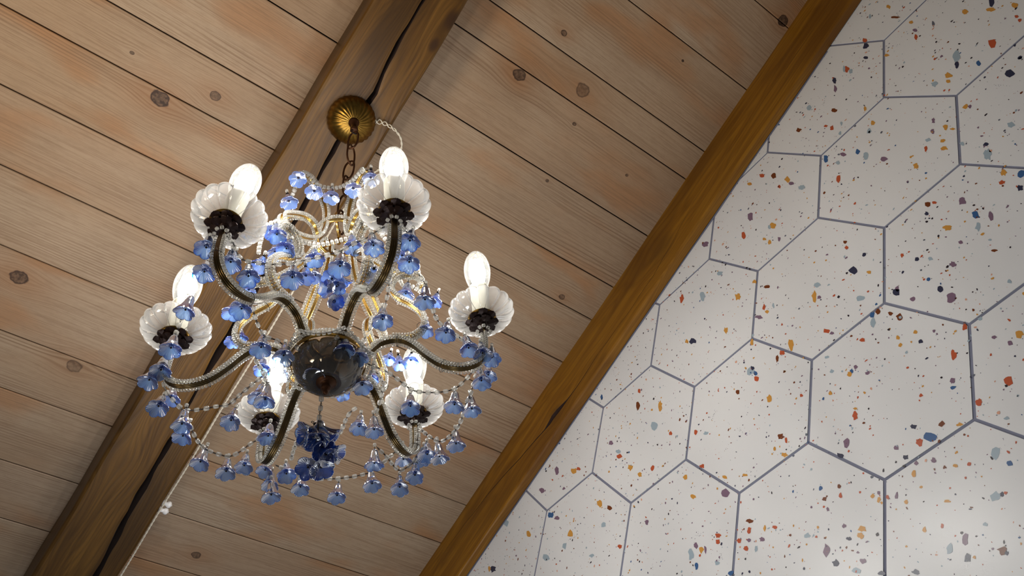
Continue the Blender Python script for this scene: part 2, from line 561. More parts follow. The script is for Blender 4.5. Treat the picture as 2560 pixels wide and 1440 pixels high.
def beam_bottom_split(name, u0, u1, w0, w1, crack, mats, v0, v1, seed):
    """rafter with a long drying split in its underside"""
    rr = random.Random(seed)
    N = 150
    verts, faces, mi = [], [], []
    ph = [rr.uniform(0, 6.28) for _ in range(6)]
    for i in range(N + 1):
        v = v0 + (v1 - v0) * i / N
        cu, cw = interp(crack, v)
        wob = 0.0012 * math.sin(v * 7 + ph[0]) + 0.0007 * math.sin(v * 23 + ph[1])
        cu += 0.0005 * math.sin(v * 41 + ph[2]) + 0.0005 * math.sin(v * 97 + ph[3])
        cw *= 1 + 0.22 * math.sin(v * 60 + ph[4])
        cw = max(cw, 0.0002)
        d = min(0.030, 0.006 + cw * 2.2)
        ch = 0.006
        ring = [(u0 + wob, w1), (u0 + wob, w0 + ch), (u0 + ch * .4 + wob, w0 + ch * .35), (u0 + ch + wob, w0),
                (cu - cw / 2 - .004, w0), (cu - cw / 2, w0 + .0007), (cu, w0 + d), (cu + cw / 2, w0 + .0007), (cu + cw / 2 + .004, w0),
                (u1 - ch + wob, w0), (u1 - ch * .35 + wob, w0 + ch * .35), (u1 + wob, w0 + ch), (u1 + wob, w1)]
        verts += [(a, v, b) for a, b in ring]
    m = 13
    for i in range(N):
        for k in range(m):
            l = (k + 1) % m
            faces.append((i * m + k, i * m + l, (i + 1) * m + l, (i + 1) * m + k))
            mi.append(1 if k in (5, 6) else 0)
    faces.append(tuple(range(m))); mi.append(0)
    faces.append(tuple(N * m + k for k in range(m))[::-1]); mi.append(0)
    return obj(name, verts, faces, mats, None, False, mi, SLOPE_M)


WB = 1.4145
crackA = [(-.9, .294, .003), (-.35, .2935, .004), (-.1298, .2938, .0045), (-.0527, .2938, .006), (-.0144, .2949, .007), (.0506, .3048, .0085), (.1428, .2919, .008),
          (.2178, .2955, .0065), (.2734, .2985, .008), (.3916, .2998, .010), (.518, .3030, .013), (.6264, .3028, .011), (.6785, .3046, .004), (.72, .306, .0045),
          (.7667, .3109, .008), (.9248, .3123, .011), (1.1046, .3216, .009), (1.5, .33, .004)]
beamA = beam_bottom_split('ceiling_beam', 0.2204, 0.3586, WB, HC + .006, crackA, [m_beamA, m_crack], -.88, 1.84, 3)
tag(beamA, 'wide sloping oak ceiling beam with a long split, chandelier hanging below it', 'beam', None)


def beam_side_split(name, u0, u1, w0, w1, crack, mats, v0, v1):
    N = 160
    verts, faces, mi = [], [], []
    for i in range(N + 1):
        v = v0 + (v1 - v0) * i / N
        cw_, wd = interp(crack, v)
        wd = max(wd, .00015)
        cw_ += 0.0012 * math.sin(v * 31) + .0007 * math.sin(v * 77)
        ch = .0045
        wob = 0.0008 * math.sin(v * 9)
        ring = [(u1, w1), (u0 + wob, w1), (u0 + wob, cw_ + wd / 2 + .002), (u0 + .0004 + wob, cw_ + wd / 2), (u0 + min(.012, .003 + wd), cw_),
                (u0 + .0004 + wob, cw_ - wd / 2), (u0 + wob, cw_ - wd / 2 - .002), (u0 + wob, w0 + ch), (u0 + ch * .3 + wob, w0 + ch * .3), (u0 + ch, w0), (u1, w0)]
        verts += [(a, v, b) for a, b in ring]
    m = 11
    for i in range(N):
        for k in range(m):
            l = (k + 1) % m
            faces.append((i * m + k, i * m + l, (i + 1) * m + l, (i + 1) * m + k))
            mi.append(1 if k in (3, 4) else 0)
    faces.append(tuple(range(m))); mi.append(0)
    faces.append(tuple(N * m + k for k in range(m))[::-1]); mi.append(0)
    return obj(name, verts, faces, mats, None, False, mi, SLOPE_M)


WR = 1.373
crackB = [(-.9, 1.42, .0003), (-.12, 1.43, .0003), (.05, 1.40, .0008), (.2465, 1.405, .0008), (.3521, 1.4025, .0016), (.3850, 1.4062, .0035), (.3921, 1.4072, .0075),
          (.41, 1.409, .0125), (.4261, 1.4103, .0135), (.4498, 1.4075, .0090), (.462, 1.409, .003), (.4941, 1.4155, .0022), (.6238, 1.4435, .0018), (.7644, 1.4639, .0008), (.9, 1.47, .0003), (1.8, 1.48, .0003)]
beamB = beam_side_split('ceiling_beam', 0.9857, 1.0065, WR, HC + .006, crackB, [m_beamB, m_crack], -.88, 1.84)
tag(beamB, 'narrow golden brown ceiling beam running along the top of the terrazzo tiled wall', 'beam')

# ---------------------------------------------------------------- tiled wall
DW = 1.009
AF = np.array([[-0.12275309034575448, -0.0696013720277866, 0.19111310241445453],
               [-0.07078983602531594, 0.11936838993642085, 0.879950931838136]])


def lat(p):
    return AF @ np.array([p[0], p[1], 1.0])        # lattice -> (y, z) in the wall plane


YA, YB, ZA = -1.25, 2.1, -0.75


def ztop(y):          # wall meets the ceiling lining
    return (HC + .004 - y * BN[1]) / BN[2]


def clip(poly):
    """keep the part of a polygon inside the wall outline"""
    def half(poly, f):
        out = []
        for i in range(len(poly)):
            a, b = poly[i], poly[(i + 1) % len(poly)]
            fa, fb = f(a), f(b)
            if fa >= 0: out.append(a)
            if (fa >= 0) != (fb >= 0):
                t = fa / (fa - fb)
                out.append((a[0] + (b[0] - a[0]) * t, a[1] + (b[1] - a[1]) * t))
        return out
    for f in (lambda p: p[0] - YA, lambda p: YB - p[0], lambda p: p[1] - ZA, lambda p: ztop(p[0]) - p[1]):
        if len(poly) < 3: return []
        poly = half(poly, f)
    return poly if len(poly) >= 3 else []


wv, wf, wm = [], [], []


def wadd(poly, x, mi):
    b = len(wv)
    wv.extend([(x, p[0], p[1] + 1.6) for p in poly])
    wf.append(tuple(range(b, b + len(poly))))
    wm.append(mi)


s3 = math.sqrt(3)
GR = 0.0165   # half joint, in lattice units
for a in range(-26, 27):
    for b in range(-26, 27):
        # centres of a pointy-top hexagon lattice (edge 1); a vertex lies at the origin
        c = np.array([s3 * (a + b * 0.5), -1.0 + 1.5 * b])
        corners = [c + (1 - GR * 1.1547) * np.array([math.sin(k * math.pi / 3), math.cos(k * math.pi / 3)]) for k in range(6)]
        cc = [tuple(lat(q)) for q in corners]
        poly = clip(cc)
        if not poly: continue
        wadd(poly, DW, 0)
        # tile edges down to the joint
        for k in range(len(poly)):
            p, q = poly[k], poly[(k + 1) % len(poly)]
            bb = len(wv)
            wv.extend([(DW, p[0], p[1] + 1.6), (DW, q[0], q[1] + 1.6), (DW + .002, q[0], q[1] + 1.6), (DW + .002, p[0], p[1] + 1.6)])
            wf.append((bb, bb + 1, bb + 2, bb + 3)); wm.append(0)
outline = [(YA, ZA), (YB, ZA), (YB, ztop(YB)), (YA, ztop(YA))]
wadd(outline, DW + .0012, 1)
bb = len(wv)
for x in (DW + .0015, DW + .12):
    wv.extend([(x, p[0], p[1] + 1.6) for p in outline])
for q in ((0, 1, 2, 3), (4, 5, 6, 7), (0, 1, 5, 4), (1, 2, 6, 5), (2, 3, 7, 6), (3, 0, 4, 7)):
    wf.append(tuple(bb + k for k in q)); wm.append(1)
# the grey bead of filler between rafter and tiles
for i in range(60):
    v0_, v1_ = -.5 + i * .03, -.5 + (i + 1) * .03
    def pt(v, w):
        P = slope(DW - .0006, v, w); return (P[0], P[1], P[2] + 1.6)
    lo = lambda v: WR - .0022 - .0016 * math.sin(v * 13) ** 2 * (1 if v < .2 else .4)
    bb = len(wv)
    wv.extend([pt(v0_, lo(v0_)), pt(v1_, lo(v1_)), pt(v1_, WR + .004), pt(v0_, WR + .004)])
    wf.append((bb, bb + 1, bb + 2, bb + 3)); wm.append(1)

CHIPC = {'o': srgb(204, 146, 66), 'r': srgb(184, 84, 50), 'b': srgb(112, 56, 24), 'm': srgb(124, 98, 118),
         'g': srgb(158, 174, 184), 'n': srgb(46, 50, 74), 'u': srgb(52, 92, 140), 'd': srgb(38, 30, 40), 'p': srgb(214, 160, 134), 'k': srgb(96, 100, 112)}
CK = list(CHIPC)
chip_mats = [simple('chip_' + {'o': 'ochre', 'r': 'rust', 'b': 'brown', 'm': 'mauve', 'g': 'pale_grey', 'n': 'navy', 'u': 'blue', 'd': 'dark', 'p': 'pink', 'k': 'slate'}[k], CHIPC[k], 0.34, noise_amt=0.05) for k in CK]
RC = random.Random(5)
BIG = {
    (1700, 0, 2.9756): "1553,52,o,40,30;1383,345,n,50,45;1380,430,n,35,25;1375,300,r,40,35;1240,515,r,40,45;1220,512,g,25,50;1270,533,g,35,40;1150,600,n,35,50;1155,660,m,28,60;965,800,g,45,50;1145,820,b,50,30;1378,810,o,22,40;1200,918,g,22,35;1130,950,r,30,40;1085,937,r,30,20;1190,992,g,22,35;885,968,b,40,35;1435,912,o,40,35;1405,975,g,40,40;2320,325,r,60,75;2055,420,g,60,80;2060,485,n,35,50;2225,475,u,40,45;1997,560,o,60,40;1995,605,o,45,35;1893,625,g,50,45;2310,70,o,70,35;2320,20,n,50,60;2125,88,o,50,40;2505,125,r,30,25;2530,150,r,30,30;2455,545,n,80,60;2530,430,n,40,30;2125,795,o,50,45;2155,795,m,30,30;2465,930,g,60,45;1745,225,m,40,28;1720,168,o,30,30;1885,900,m,25,45;1880,980,m,30,40;1975,945,o,40,50;2030,960,o,40,20;1845,1042,g,40,30;1955,1048,o,45,30;1965,1105,o,60,30;1828,1105,r,25,45;1385,1160,g,50,65;1215,1150,m,60,35;1085,1180,u,35,60;1175,1210,g,35,30;1325,1130,u,35,40;1520,1185,m,50,45;2290,1150,g,60,100;2275,1075,n,45,40;2100,1070,g,40,30;1180,1330,r,45,70;800,1335,o,45,45;825,1365,m,45,25;695,1310,b,40,45;610,1305,r,40,30;740,1388,r,30,30;905,1395,g,50,40;520,1370,o,40,30;1755,1235,o,40,50;2410,1285,o,45,50;2535,1290,u,60,60;2395,1358,r,55,35;2530,1400,n,50,50;1415,125,g,22,40;1540,412,o,40,26;1605,130,b,70,18;1755,275,r,25,45;1885,180,k,28,50;2490,40,o,50,50",
    (1700, 480, 2.9756): "525,185,m,50,60;690,250,o,60,60;665,262,g,30,30;475,320,r,30,70;630,350,o,30,22;668,372,o,25,38;738,350,m,25,38;188,388,m,60,45;298,605,g,45,40;1230,373,b,28,30;1240,413,r,28,32;1293,580,n,70,60;1370,468,n,40,32;1405,597,o,35,30;1022,690,g,50,40;1000,780,o,40,85;1035,785,m,35,30;1343,793,g,70,45;650,705,b,50,28;555,668,o,35,30;430,780,o,45,55;170,775,g,45,70;15,795,r,35,65;625,860,r,30,50;695,845,g,22,40;650,890,o,40,25;590,930,m,55,35;95,1110,n,60,45;50,1112,o,30,40;340,1030,o,35,50;1608,745,n,55,65;1935,725,n,50,55;2012,785,m,70,85;1733,800,m,48,38;2030,540,m,50,45;2200,165,u,60,60;2218,258,g,45,75;2312,180,m,50,70;2100,72,m,60,60;1990,268,o,70,40;1843,90,b,50,40;1895,80,r,40,25;2338,437,b,48,22;1652,472,r,28,32;1762,500,n,35,40;1865,497,g,40,30;1850,650,u,30,35;2450,665,g,40,40;1438,975,g,45,75;1432,915,u,40,45;1470,890,b,40,40;1632,930,b,48,55;2035,1215,r,48,85;2118,1005,r,45,50;2235,945,g,40,35;2525,1060,o,60,55;2455,1125,m,45,42;2335,1080,m,50,28;1090,1035,r,55,40;1130,1050,m,38,25;525,1330,g,80,60;565,1350,u,35,40;568,1385,r,38,45;540,1310,n,30,35;828,1135,o,50,85;760,1195,r,40,35;725,1240,b,25,60;535,1120,o,30,60;1623,1085,o,30,35;1640,1140,o,28,40;1357,1103,r,42,32;1310,1303,m,35,35;1278,1335,u,28,40;1258,1358,o,40,45;1397,1348,m,40,30;1132,1333,g,40,28;1097,1230,g,35,25;2030,1400,m,45,45;2445,1400,r,80,80;1565,905,b,40,30;1750,1040,o,35,30;1790,1110,n,40,35;2090,375,m,40,26;1835,163,n,40,28;1615,720,m,30,45",
    (1700, 956, 2.9756): "430,72,b,35,40;665,120,o,40,55;905,98,r,28,28;750,405,b,55,48;790,432,r,25,50;195,380,g,50,30;118,370,r,28,40;335,705,o,40,32;165,625,r,38,35;335,825,m,65,70;100,850,o,45,40;40,705,o,35,40;485,690,o,38,25;705,495,o,28,38;780,540,o,50,40;1240,450,m,60,75;1195,545,n,70,45;1303,250,r,45,70;1305,195,o,35,22;1120,80,o,30,28;1855,405,u,110,70;1780,445,r,65,60;1945,310,b,50,50;1735,330,n,55,40;1608,485,m,42,40;1680,558,n,40,40;2080,315,o,50,30;2225,148,r,58,50;2030,40,u,55,35;1795,97,r,30,28;2350,530,g,85,110;2455,605,u,60,40;2355,850,g,90,75;2395,832,n,35,35;2425,822,r,28,28;1740,680,o,32,55;1885,583,m,42,45;1757,600,m,45,35;1990,885,o,52,22;1683,890,o,32,38;1480,820,m,32,35;1433,845,o,30,40;1480,872,o,30,45;1612,840,m,30,55;1545,855,r,22,42;1183,775,b,32,38;1195,840,r,28,45;1075,868,b,35,32;1045,790,u,30,40;1355,1090,o,75,50;1345,1140,o,50,50;1090,1250,m,65,100;945,1140,g,55,45;1362,1330,m,48,45;1315,1400,g,70,45;1258,1163,n,42,30;1160,1345,n,55,55;1222,1068,m,32,35;610,1168,m,40,35;515,1172,m,32,35;570,1240,g,25,55;492,1235,r,32,55;440,1180,r,38,40;285,1140,r,48,45;282,1185,r,35,38;160,1243,o,38,60;190,1245,m,25,65;120,1215,m,32,50;85,1280,g,45,90;125,1365,u,38,55;278,1342,g,35,42;520,1030,b,55,35;515,1100,r,35,50;630,1090,o,25,50;705,1078,r,40,30;375,1420,u,55,45;1500,1420,n,55,45;2120,1170,m,55,105;2008,1240,g,55,85;2138,1310,k,65,75;2190,1300,o,32,32;2400,1250,b,75,70;2430,1270,n,30,35;1820,1095,o,35,45;1950,1072,r,30,38;1752,1412,k,60,45;2270,1055,g,42,38;2430,268,g,42,28;2050,620,o,36,26;1970,632,b,28,28;1015,1150,r,20,20;1100,945,m,26,34",
    (1000, 900, 2.6663): "1695,440,g,45,55;1585,310,b,30,60;1735,305,o,30,70;1597,208,r,20,40;1345,250,u,20,38;1405,553,m,30,32;1455,610,g,38,28;1462,645,r,35,35;1537,718,o,38,45;1600,765,o,30,35;1683,722,r,32,40;1045,735,m,30,55;1160,740,o,45,45;1190,725,r,30,25;1332,955,o,38,60;1398,985,b,42,35;1358,1100,g,38,35;1137,1155,o,45,50;1098,1238,g,32,50;975,1320,g,45,60;855,1160,o,35,45;1008,1035,u,45,45;708,1085,g,32,60;620,1395,n,45,50;595,1390,o,22,40;1468,1243,r,32,35;1278,1305,g,35,25;945,870,m,35,35;1092,857,m,20,22;1645,1080,m,28,40;1045,1055,m,40,30;1805,490,r,22,30"}


def blob(n, rx, ry, ang, jag):
    out = []
    for k in range(n):
        th = 2 * math.pi * (k + RC.uniform(-.28, .28)) / n
        q = 1 - RC.random() * jag
        x, y = rx * q * math.cos(th), ry * q * math.sin(th)
        out.append((x * math.cos(ang) - y * math.sin(ang), x * math.sin(ang) + y * math.cos(ang)))
    return out


XC = DW - 0.00025
lay = 0


def chip(poly, col):
    global lay
    poly = clip(poly)
    if poly:
        lay = (lay + 1) % 9
        wadd(poly, XC - lay * 0.00002, 2 + CK.index(col))


for (ox, oy, sc), txt in BIG.items():
    for e in txt.split(';'):
        a = e.split(',')
        cx, cy, k, w_, h_ = ox + float(a[0]) / sc, oy + float(a[1]) / sc, a[2], float(a[3]) / sc, float(a[4]) / sc
        ps = []
        for dx, dy in blob(RC.choice((8, 9, 11, 13)), w_ * .60, h_ * .60, 0.0, 0.5):
            r_ = ray(cx + dx, cy + dy)
            r_ = r_ * DW / r_[0]
            ps.append((r_[1], r_[2]))
        chip(ps, k)
# the small chips: countless, scattered everywhere
for i in range(33000):
    y = RC.uniform(YA, YB); z = RC.uniform(ZA, ztop(y))
    q = RC.random()
    if q < .54: s_, n_ = RC.uniform(.0006, .0015), 5
    elif q < .86: s_, n_ = RC.uniform(.0014, .0026), 6
    elif q < .982: s_, n_ = RC.uniform(.0023, .0036), 7
    else: s_, n_ = RC.uniform(.0037, .0062), 9
    inview = -0.35 < y < 1.3 and z > .42
    if s_ > .0037 and inview: continue
    k = RC.choices('orbmgnudpk', (12, 13, 12, 13, 10, 10, 4, 16, 5, 5))[0]
    asp = RC.uniform(.45, 1)
    chip([(y + a, z + b) for a, b in blob(n_, s_, s_ * asp, RC.uniform(0, 3.14), .45)], k)
# scattered crumbs that follow some chips
for i in range(420):
    y = RC.uniform(YA, YB); z = RC.uniform(ZA, ztop(y))
    k = RC.choice('orbmnnk')
    an = RC.uniform(0, 3.14)
    for j in range(RC.randint(5, 11)):
        t_ = RC.gauss(0, .006)
        a = y + t_ * math.cos(an) + RC.gauss(0, .0015); b = z + t_ * math.sin(an) + RC.gauss(0, .0015)
        s_ = RC.uniform(.0004, .0011)
        chip([(a + p, b + q_) for p, q_ in blob(5, s_, s_ * .6, RC.uniform(0, 3.14), .4)], k)
wall = obj('wall_right', wv, wf, [m_tile, m_grout] + chip_mats, None, False, wm)
tag(wall, kind='structure')

# ================================================================ CHANDELIER
AXX, AXY = 0.292, 0.578
ROOT = bpy.data.objects.new('chandelier', None)
COL.objects.link(ROOT)
ROOT.location = (AXX, AXY, 1.6 + 0.60)
tag(ROOT, 'six-armed beaded chandelier with lit candle bulbs and blue glass bell flowers under the beam', 'chandelier')
bpy.context.view_layer.update()
RINV = Matrix.Translation((-AXX, -AXY, -2.2))


def part(mb, name, mats, parent=None, smooth=True):
    """mesh given in eye-centred axes -> part of the chandelier"""
    mb.v = [(x - AXX, y - AXY, z - 0.60) for x, y, z in mb.v]
    return mb.build(name, mats, parent or ROOT, smooth)


def polar(r, z, az):
    return np.array([AXX + r * math.cos(az), AXY + r * math.sin(az), z])


def bead_mb(mb, p, t, r=.0018, L=.0029, n=7, mi=0):
    t = np.array(t) / (np.linalg.norm(t) + 1e-12)
    a = np.cross(t, [0.3, 0.2, 0.93]); a /= np.linalg.norm(a); b = np.cross(t, a)
    v = []
    for zz, rr in ((-.5, .55), (-.36, 1.0), (.36, 1.0), (.5, .55)):
        for k in range(n):
            th = 2 * math.pi * k / n
            v.append(np.array(p) + t * zz * L + rr * r * (math.cos(th) * a + math.sin(th) * b))
    f = []
    for i in range(3):
        for k in range(n):
            l = (k + 1) % n
            f.append((i * n + k, i * n + l, (i + 1) * n + l, (i + 1) * n + k))
    f.append(tuple(range(n))[::-1]); f.append(tuple(3 * n + k for k in range(n)))
    mb.add(v, f, mi)


def planar(profile, az, step=.0036):
    """profile [(r,z)] in the upright plane at azimuth az -> points, tangents, in-plane normal, side vector"""
    c = catmull(profile, step)
    pts = np.array([polar(r, z, az) for r, z in c])
    t = np.gradient(pts, axis=0)
    t /= np.linalg.norm(t, axis=1)[:, None] + 1e-12
    side = np.array([-math.sin(az), math.cos(az), 0])
    nrm = np.cross(side, t)
    return pts, t, nrm, side


ARM = [(.022, .683), (.036, .690), (.046, .702), (.060, .718), (.080, .7215), (.096, .711), (.112, .690), (.130, .673), (.153, .667), (.171, .674), (.180, .690), (.182, .712), (.1815, .738)]
SCR = [(.074, .7275), (.095, .727), (.108, .742), (.108, .766), (.096, .786), (.079, .802), (.070, .820), (.074, .842), (.088, .851), (.104, .846), (.112, .832), (.108, .822)]
CRN = [(.042, .898), (.051, .911), (.071, .906), (.096, .880), (.107, .862), (.100, .848), (.080, .853), (.050, .880), (.035, .912), (.030, .950), (.034, .978), (.048, .996), (.069, 1.003), (.087, .992), (.094, .976)]
AZ = [math.radians(a) for a in (202, 261, 323, 23, 86, 143)]


def wire_tie(mb, p, t, rad=.0045):
    t = t / np.linalg.norm(t)
    a = np.cross(t, [0.3, 0.2, 0.93]); a /= np.linalg.norm(a); b = np.cross(t, a)
    mb.tube([p + rad * (math.cos(k * math.pi / 5) * a + math.sin(k * math.pi / 5) * b) for k in range(10)], .00035, 4, closed=True)


for k, az in enumerate(AZ):
    # main arm: three wires side by side with rows of clear beads
    pts, t, nrm, side = planar(ARM, az)
    mb = MB()
    for off in (-.0023, 0, .0023):
        mb.tube(pts[::2] + off * side, .0016, 6)
    arm = part(mb, 'arm', m_armwire)
    mb = MB()
    for i in range(6, len(pts) - 5):
        for so, no in ((-.0060, .0002), (.0060, .0002), (-.0034, -.0042), (.0034, -.0042)):
            bead_mb(mb, pts[i] + so * side + no * nrm[i], t[i], .0022)
    bs = part(mb, 'bead_strand', m_bead, arm)
    mb = MB()
    for i in (20, 40, 58, 76):
        if i < len(pts) - 2:
            mb = MB(); wire_tie(mb, pts[i], t[i], .0078); part(mb, 'wire_tie', m_wire, arm)
    # S scroll standing on the arm
    pts, t, nrm, side = planar(SCR, az)
    mb = MB()
    for off in (-.0017, .0017):
        mb.tube(pts[::2] + off * side, .0015, 6)
    sc = part(mb, 'lower_scroll', m_gilt)
    mb = MB()
    for i in range(0, len(pts)):
        for so, no in ((-.0050, 0), (.0050, 0), (-.0024, .0036), (.0024, .0036)):
            bead_mb(mb, pts[i] + so * side + no * nrm[i], t[i], .0021)
    part(mb, 'bead_strand', m_bead, sc)
    mb = MB()
    for i in (12, 30, 50):
        mb = MB(); wire_tie(mb, pts[i], t[i], .0070); part(mb, 'wire_tie', m_wire, sc)
    # crown scroll: curl, ring, outward hook
    pts, t, nrm, side = planar(CRN, az)
    mb = MB()
    for off in (-.0010, .0010):
        mb.tube(pts[::2] + off * side, .0013, 6)
    cs = part(mb, 'crown_scroll', m_gilt)
    mb = MB()
    for i in range(0, len(pts)):
        for so in (-.0044, .0044):
            bead_mb(mb, pts[i] + so * side, t[i], .0024, .0027)
    part(mb, 'bead_strand', m_bead, cs)

    # ---- a loop of clear beads tied round the arm below the rosette
    mb = MB()
    for (rz, rr_, nb_) in ((.7290, .0078, 9),):
        for j in range(nb_):
            th = 2 * math.pi * j / nb_ + k
            bead_mb(mb, polar(.181, rz, az) + np.array([rr_ * math.cos(th), rr_ * math.sin(th), .002 * math.sin(2 * th)]), (-math.sin(th), math.cos(th), .2), .0021, .0040)
    part(mb, 'bead_loop', m_bead2, arm)

    # ---- candle fittings
    A = polar(.181, 0, az)
    tilt = np.array([math.cos(az), math.sin(az), 0]) * {0: -.10, 1: .0, 2: .02, 3: .05, 4: .02, 5: .03}[k]
    ax = np.array([tilt[0], tilt[1], 1.0]); ax /= np.linalg.norm(ax)
    base = A + np.array([0, 0, .7435])
    ph0 = random.uniform(0, 6.28)
    # dark leaf rosette, two layers
    mb = MB()
    for lay_, (R0, zz, n_l, sh_) in enumerate(((.0215, .0015, 8, 0.0), (.0152, -.0024, 6, .35))):
        for j in range(n_l):
            th = ph0 + sh_ + 2 * math.pi * j / n_l + random.uniform(-.06, .06)
            d = np.array([math.cos(th), math.sin(th), 0]); sd = np.array([-math.sin(th), math.cos(th), 0])
            Lf = R0 * random.uniform(.92, 1.06)
            rows = [(.2, .0022, 0), (.42, .0050, -.0006), (.60, .0066, -.0004), (.73, .0050, -.0002), (.83, .0058, .0002), (.93, .0036, .0004), (1.0, .0008, .0002)]
            v = []
            for (q, hw, dz) in rows:
                for s_ in (-1, -.4, 0, .4, 1):
                    p = base + d * Lf * q + sd * hw * s_ + np.array([0, 0, zz + dz + abs(s_) * .0012])
                    v.append(p)
            nv = len(v)
            v += [p + np.array([0, 0, .0005]) for p in v]
            f = []
            for i in range(len(rows) - 1):
                for s_ in range(4):
                    a0 = i * 5 + s_
                    f.append((a0, a0 + 1, a0 + 6, a0 + 5)); f.append((nv + a0, nv + a0 + 5, nv + a0 + 6, nv + a0 + 1))
            mb.add(v, f)
    mb.lathe([(.0010, -.010), (.0042, -.009), (.0046, -.004), (.0075, -.001), (.0085, .004), (.004, .006)], base, 16)
    part(mb, 'leaf_rosette', m_bronze, arm, False)
    # brass pan
    mb = MB()
    mb.lathe([(.003, .0045), (.011, .0048), (.0158, .0060), (.0176, .0078), (.0172, .0082), (.0150, .0070), (.009, .0060), (.003, .0058)], base, 32)
    part(mb, 'drip_pan', m_brass, arm)
    # fluted glass dish
    NL = 16
    prof = [(.0085, .0078), (.012, .0078), (.016, .0080), (.020, .0086), (.024, .0095), (.028, .0107), (.0315, .0122), (.0345, .0140), (.0370, .0162), (.0388, .0186), (.0398, .0208), (.0403, .0224)]
    NS = NL * 14

    def rip(th, i, NL=NL):
        q = abs(math.sin(NL * th / 2))
        s_ = min(1, i / 11.0)
        rib = math.exp(-(q / .30) ** 2)
        side_ = math.exp(-((q - .45) / .12) ** 2)
        return (.0030 * (q ** .55 - .78) * s_ ** 2.2, .0011 * rib * min(1, s_ * 2.2) - .0004 * side_ * s_ - .0012 * (1 - q ** .6) * s_ ** 3)
    mb = MB()
    mb.lathe(prof, base, NS, ripple=rip, axis=ax)
    prof2 = [(r - .0003, z + .0021) for r, z in prof]
    mb.lathe(prof2[::-1], base, NS, ripple=lambda th, i: rip(th, 11 - i), axis=ax)
    n_ = NS
    f = [(11 * n_ + j, 11 * n_ + (j + 1) % n_, 12 * n_ + (j + 1) % n_, 12 * n_ + j) for j in range(n_)]
    mb.f += f; mb.mi += [0] * n_
    part(mb, 'bobeche', m_dish, arm)
    # candle sleeve with wax drips
    mb = MB()
    H0, H1 = .010, .069
    drip = [random.uniform(0.3, 1) for _ in range(7)]

    def rs(th, i):
        q = i / 9.0
        a = 0
        for j, dl in enumerate(drip):
            dth = math.atan2(math.sin(th - j * 6.283 / 7), math.cos(th - j * 6.283 / 7))
            if q > 1 - dl * .75: a = max(a, math.exp(-(dth / .22) ** 2))
        return (.0010 * a + (.0004 if q > .9 else 0), 0)
    mb.lathe([(.0112, H0 + (H1 - H0) * i / 9) for i in range(10)] + [(.0105, H1 + .0005), (.0085, H1 + .0004), (.0085, H1 - .004)], base, 40, ripple=lambda th, i: rs(th, min(i, 9)) if i < 10 else (0, 0), axis=ax)
    part(mb, 'candle_sleeve', m_sleeve, arm)
    # candle bulb: clear envelope, metal base, lit core
    mb = MB()
    z0 = .066
    bp = [(.0070, 0), (.0095, .004), (.0132, .013), (.0162, .026), (.0174, .038), (.0170, .049), (.0150, .060), (.0118, .069), (.0078, .0755), (.0038, .0790), (.0008, .0800)]
    c_ = catmull(bp, .0035)
    mb.lathe([tuple(q) for q in c_ + np.array([0, z0])], base, 32, axis=ax)
    bulb = part(mb, 'light_bulb', m_bulbglass)
    mb = MB()
    mb.lathe([(.0003, z0 + .008), (.0056, z0 + .011), (.0090, z0 + .021), (.0112, z0 + .034), (.0102, z0 + .047), (.0068, z0 + .058), (.0003, z0 + .066)], base, 16, axis=ax)
    part(mb, 'glowing_core', m_core, bulb)
    mb = MB()
    mb.lathe([(.0066, z0 - .004), (.0070, z0 + .001), (.0066, z0 + .005)], base, 20, axis=ax, capend=True)
    part(mb, 'bulb_base', m_brass, bulb)

# ---- hub
mb = MB()
HB = np.array([AXX, AXY, 0])
NLH = 8
prof = [(.009, .6590), (.015, .6575), (.021, .6590), (.0275, .6630), (.033, .6690), (.0372, .6765), (.0395, .6840), (.0402, .6885)]


def riph(th, i):
    q = abs(math.sin(NLH * th / 2))
    s_ = (i / 7.0)
    g = math.exp(-(q / .16) ** 2)
    return (.0016 * (q ** .5 - .8) * s_ ** 1.5 - .0018 * g * s_, -.0030 * (1 - q ** .6) * s_ ** 3)


mb.lathe(prof, HB, 192, ripple=riph)
mb.lathe([(r - .0004, z + .0020) for r, z in prof][::-1], HB, 192, ripple=lambda th, i: riph(th, 7 - i))
part(mb, 'hub_dish', m_hub)
mb = MB()
mb.lathe([(.0425, .688), (.0440, .691), (.0425, .695), (.0400, .691), (.0425, .688)], HB, 48)
for k in range(6):
    a = AZ[k]
    mb.tube([polar(.042, .692, a), polar(.02, .690, a), polar(.004, .690, a)], .0016, 6)
mb.lathe([(.0005, .680), (.010, .682), (.012, .688), (.010, .694), (.0005, .696)], HB, 24)
hubring = part(mb, 'hub_ring', m_brass)
mb = MB()
nb = 76
for i in range(nb):
    a = 2 * math.pi * i / nb
    tt = np.array([-math.sin(a), math.cos(a), 0])
    bead_mb(mb, polar(.0440, .6975, a), tt, .0020, .0032)
    bead_mb(mb, polar(.0462, .6935, a), tt, .0020, .0032)
part(mb, 'bead_strand', m_bead, hubring)
mb = MB()
mb.lathe([(.0004, .6405), (.0022, .641), (.0034, .6435), (.0026, .646), (.0048, .6475), (.0056, .651), (.0040, .6545), (.0066, .656), (.0112, .6575), (.0112, .6595), (.0040, .660), (.0030, .684)], HB, 20)
part(mb, 'hub_finial', m_chain)
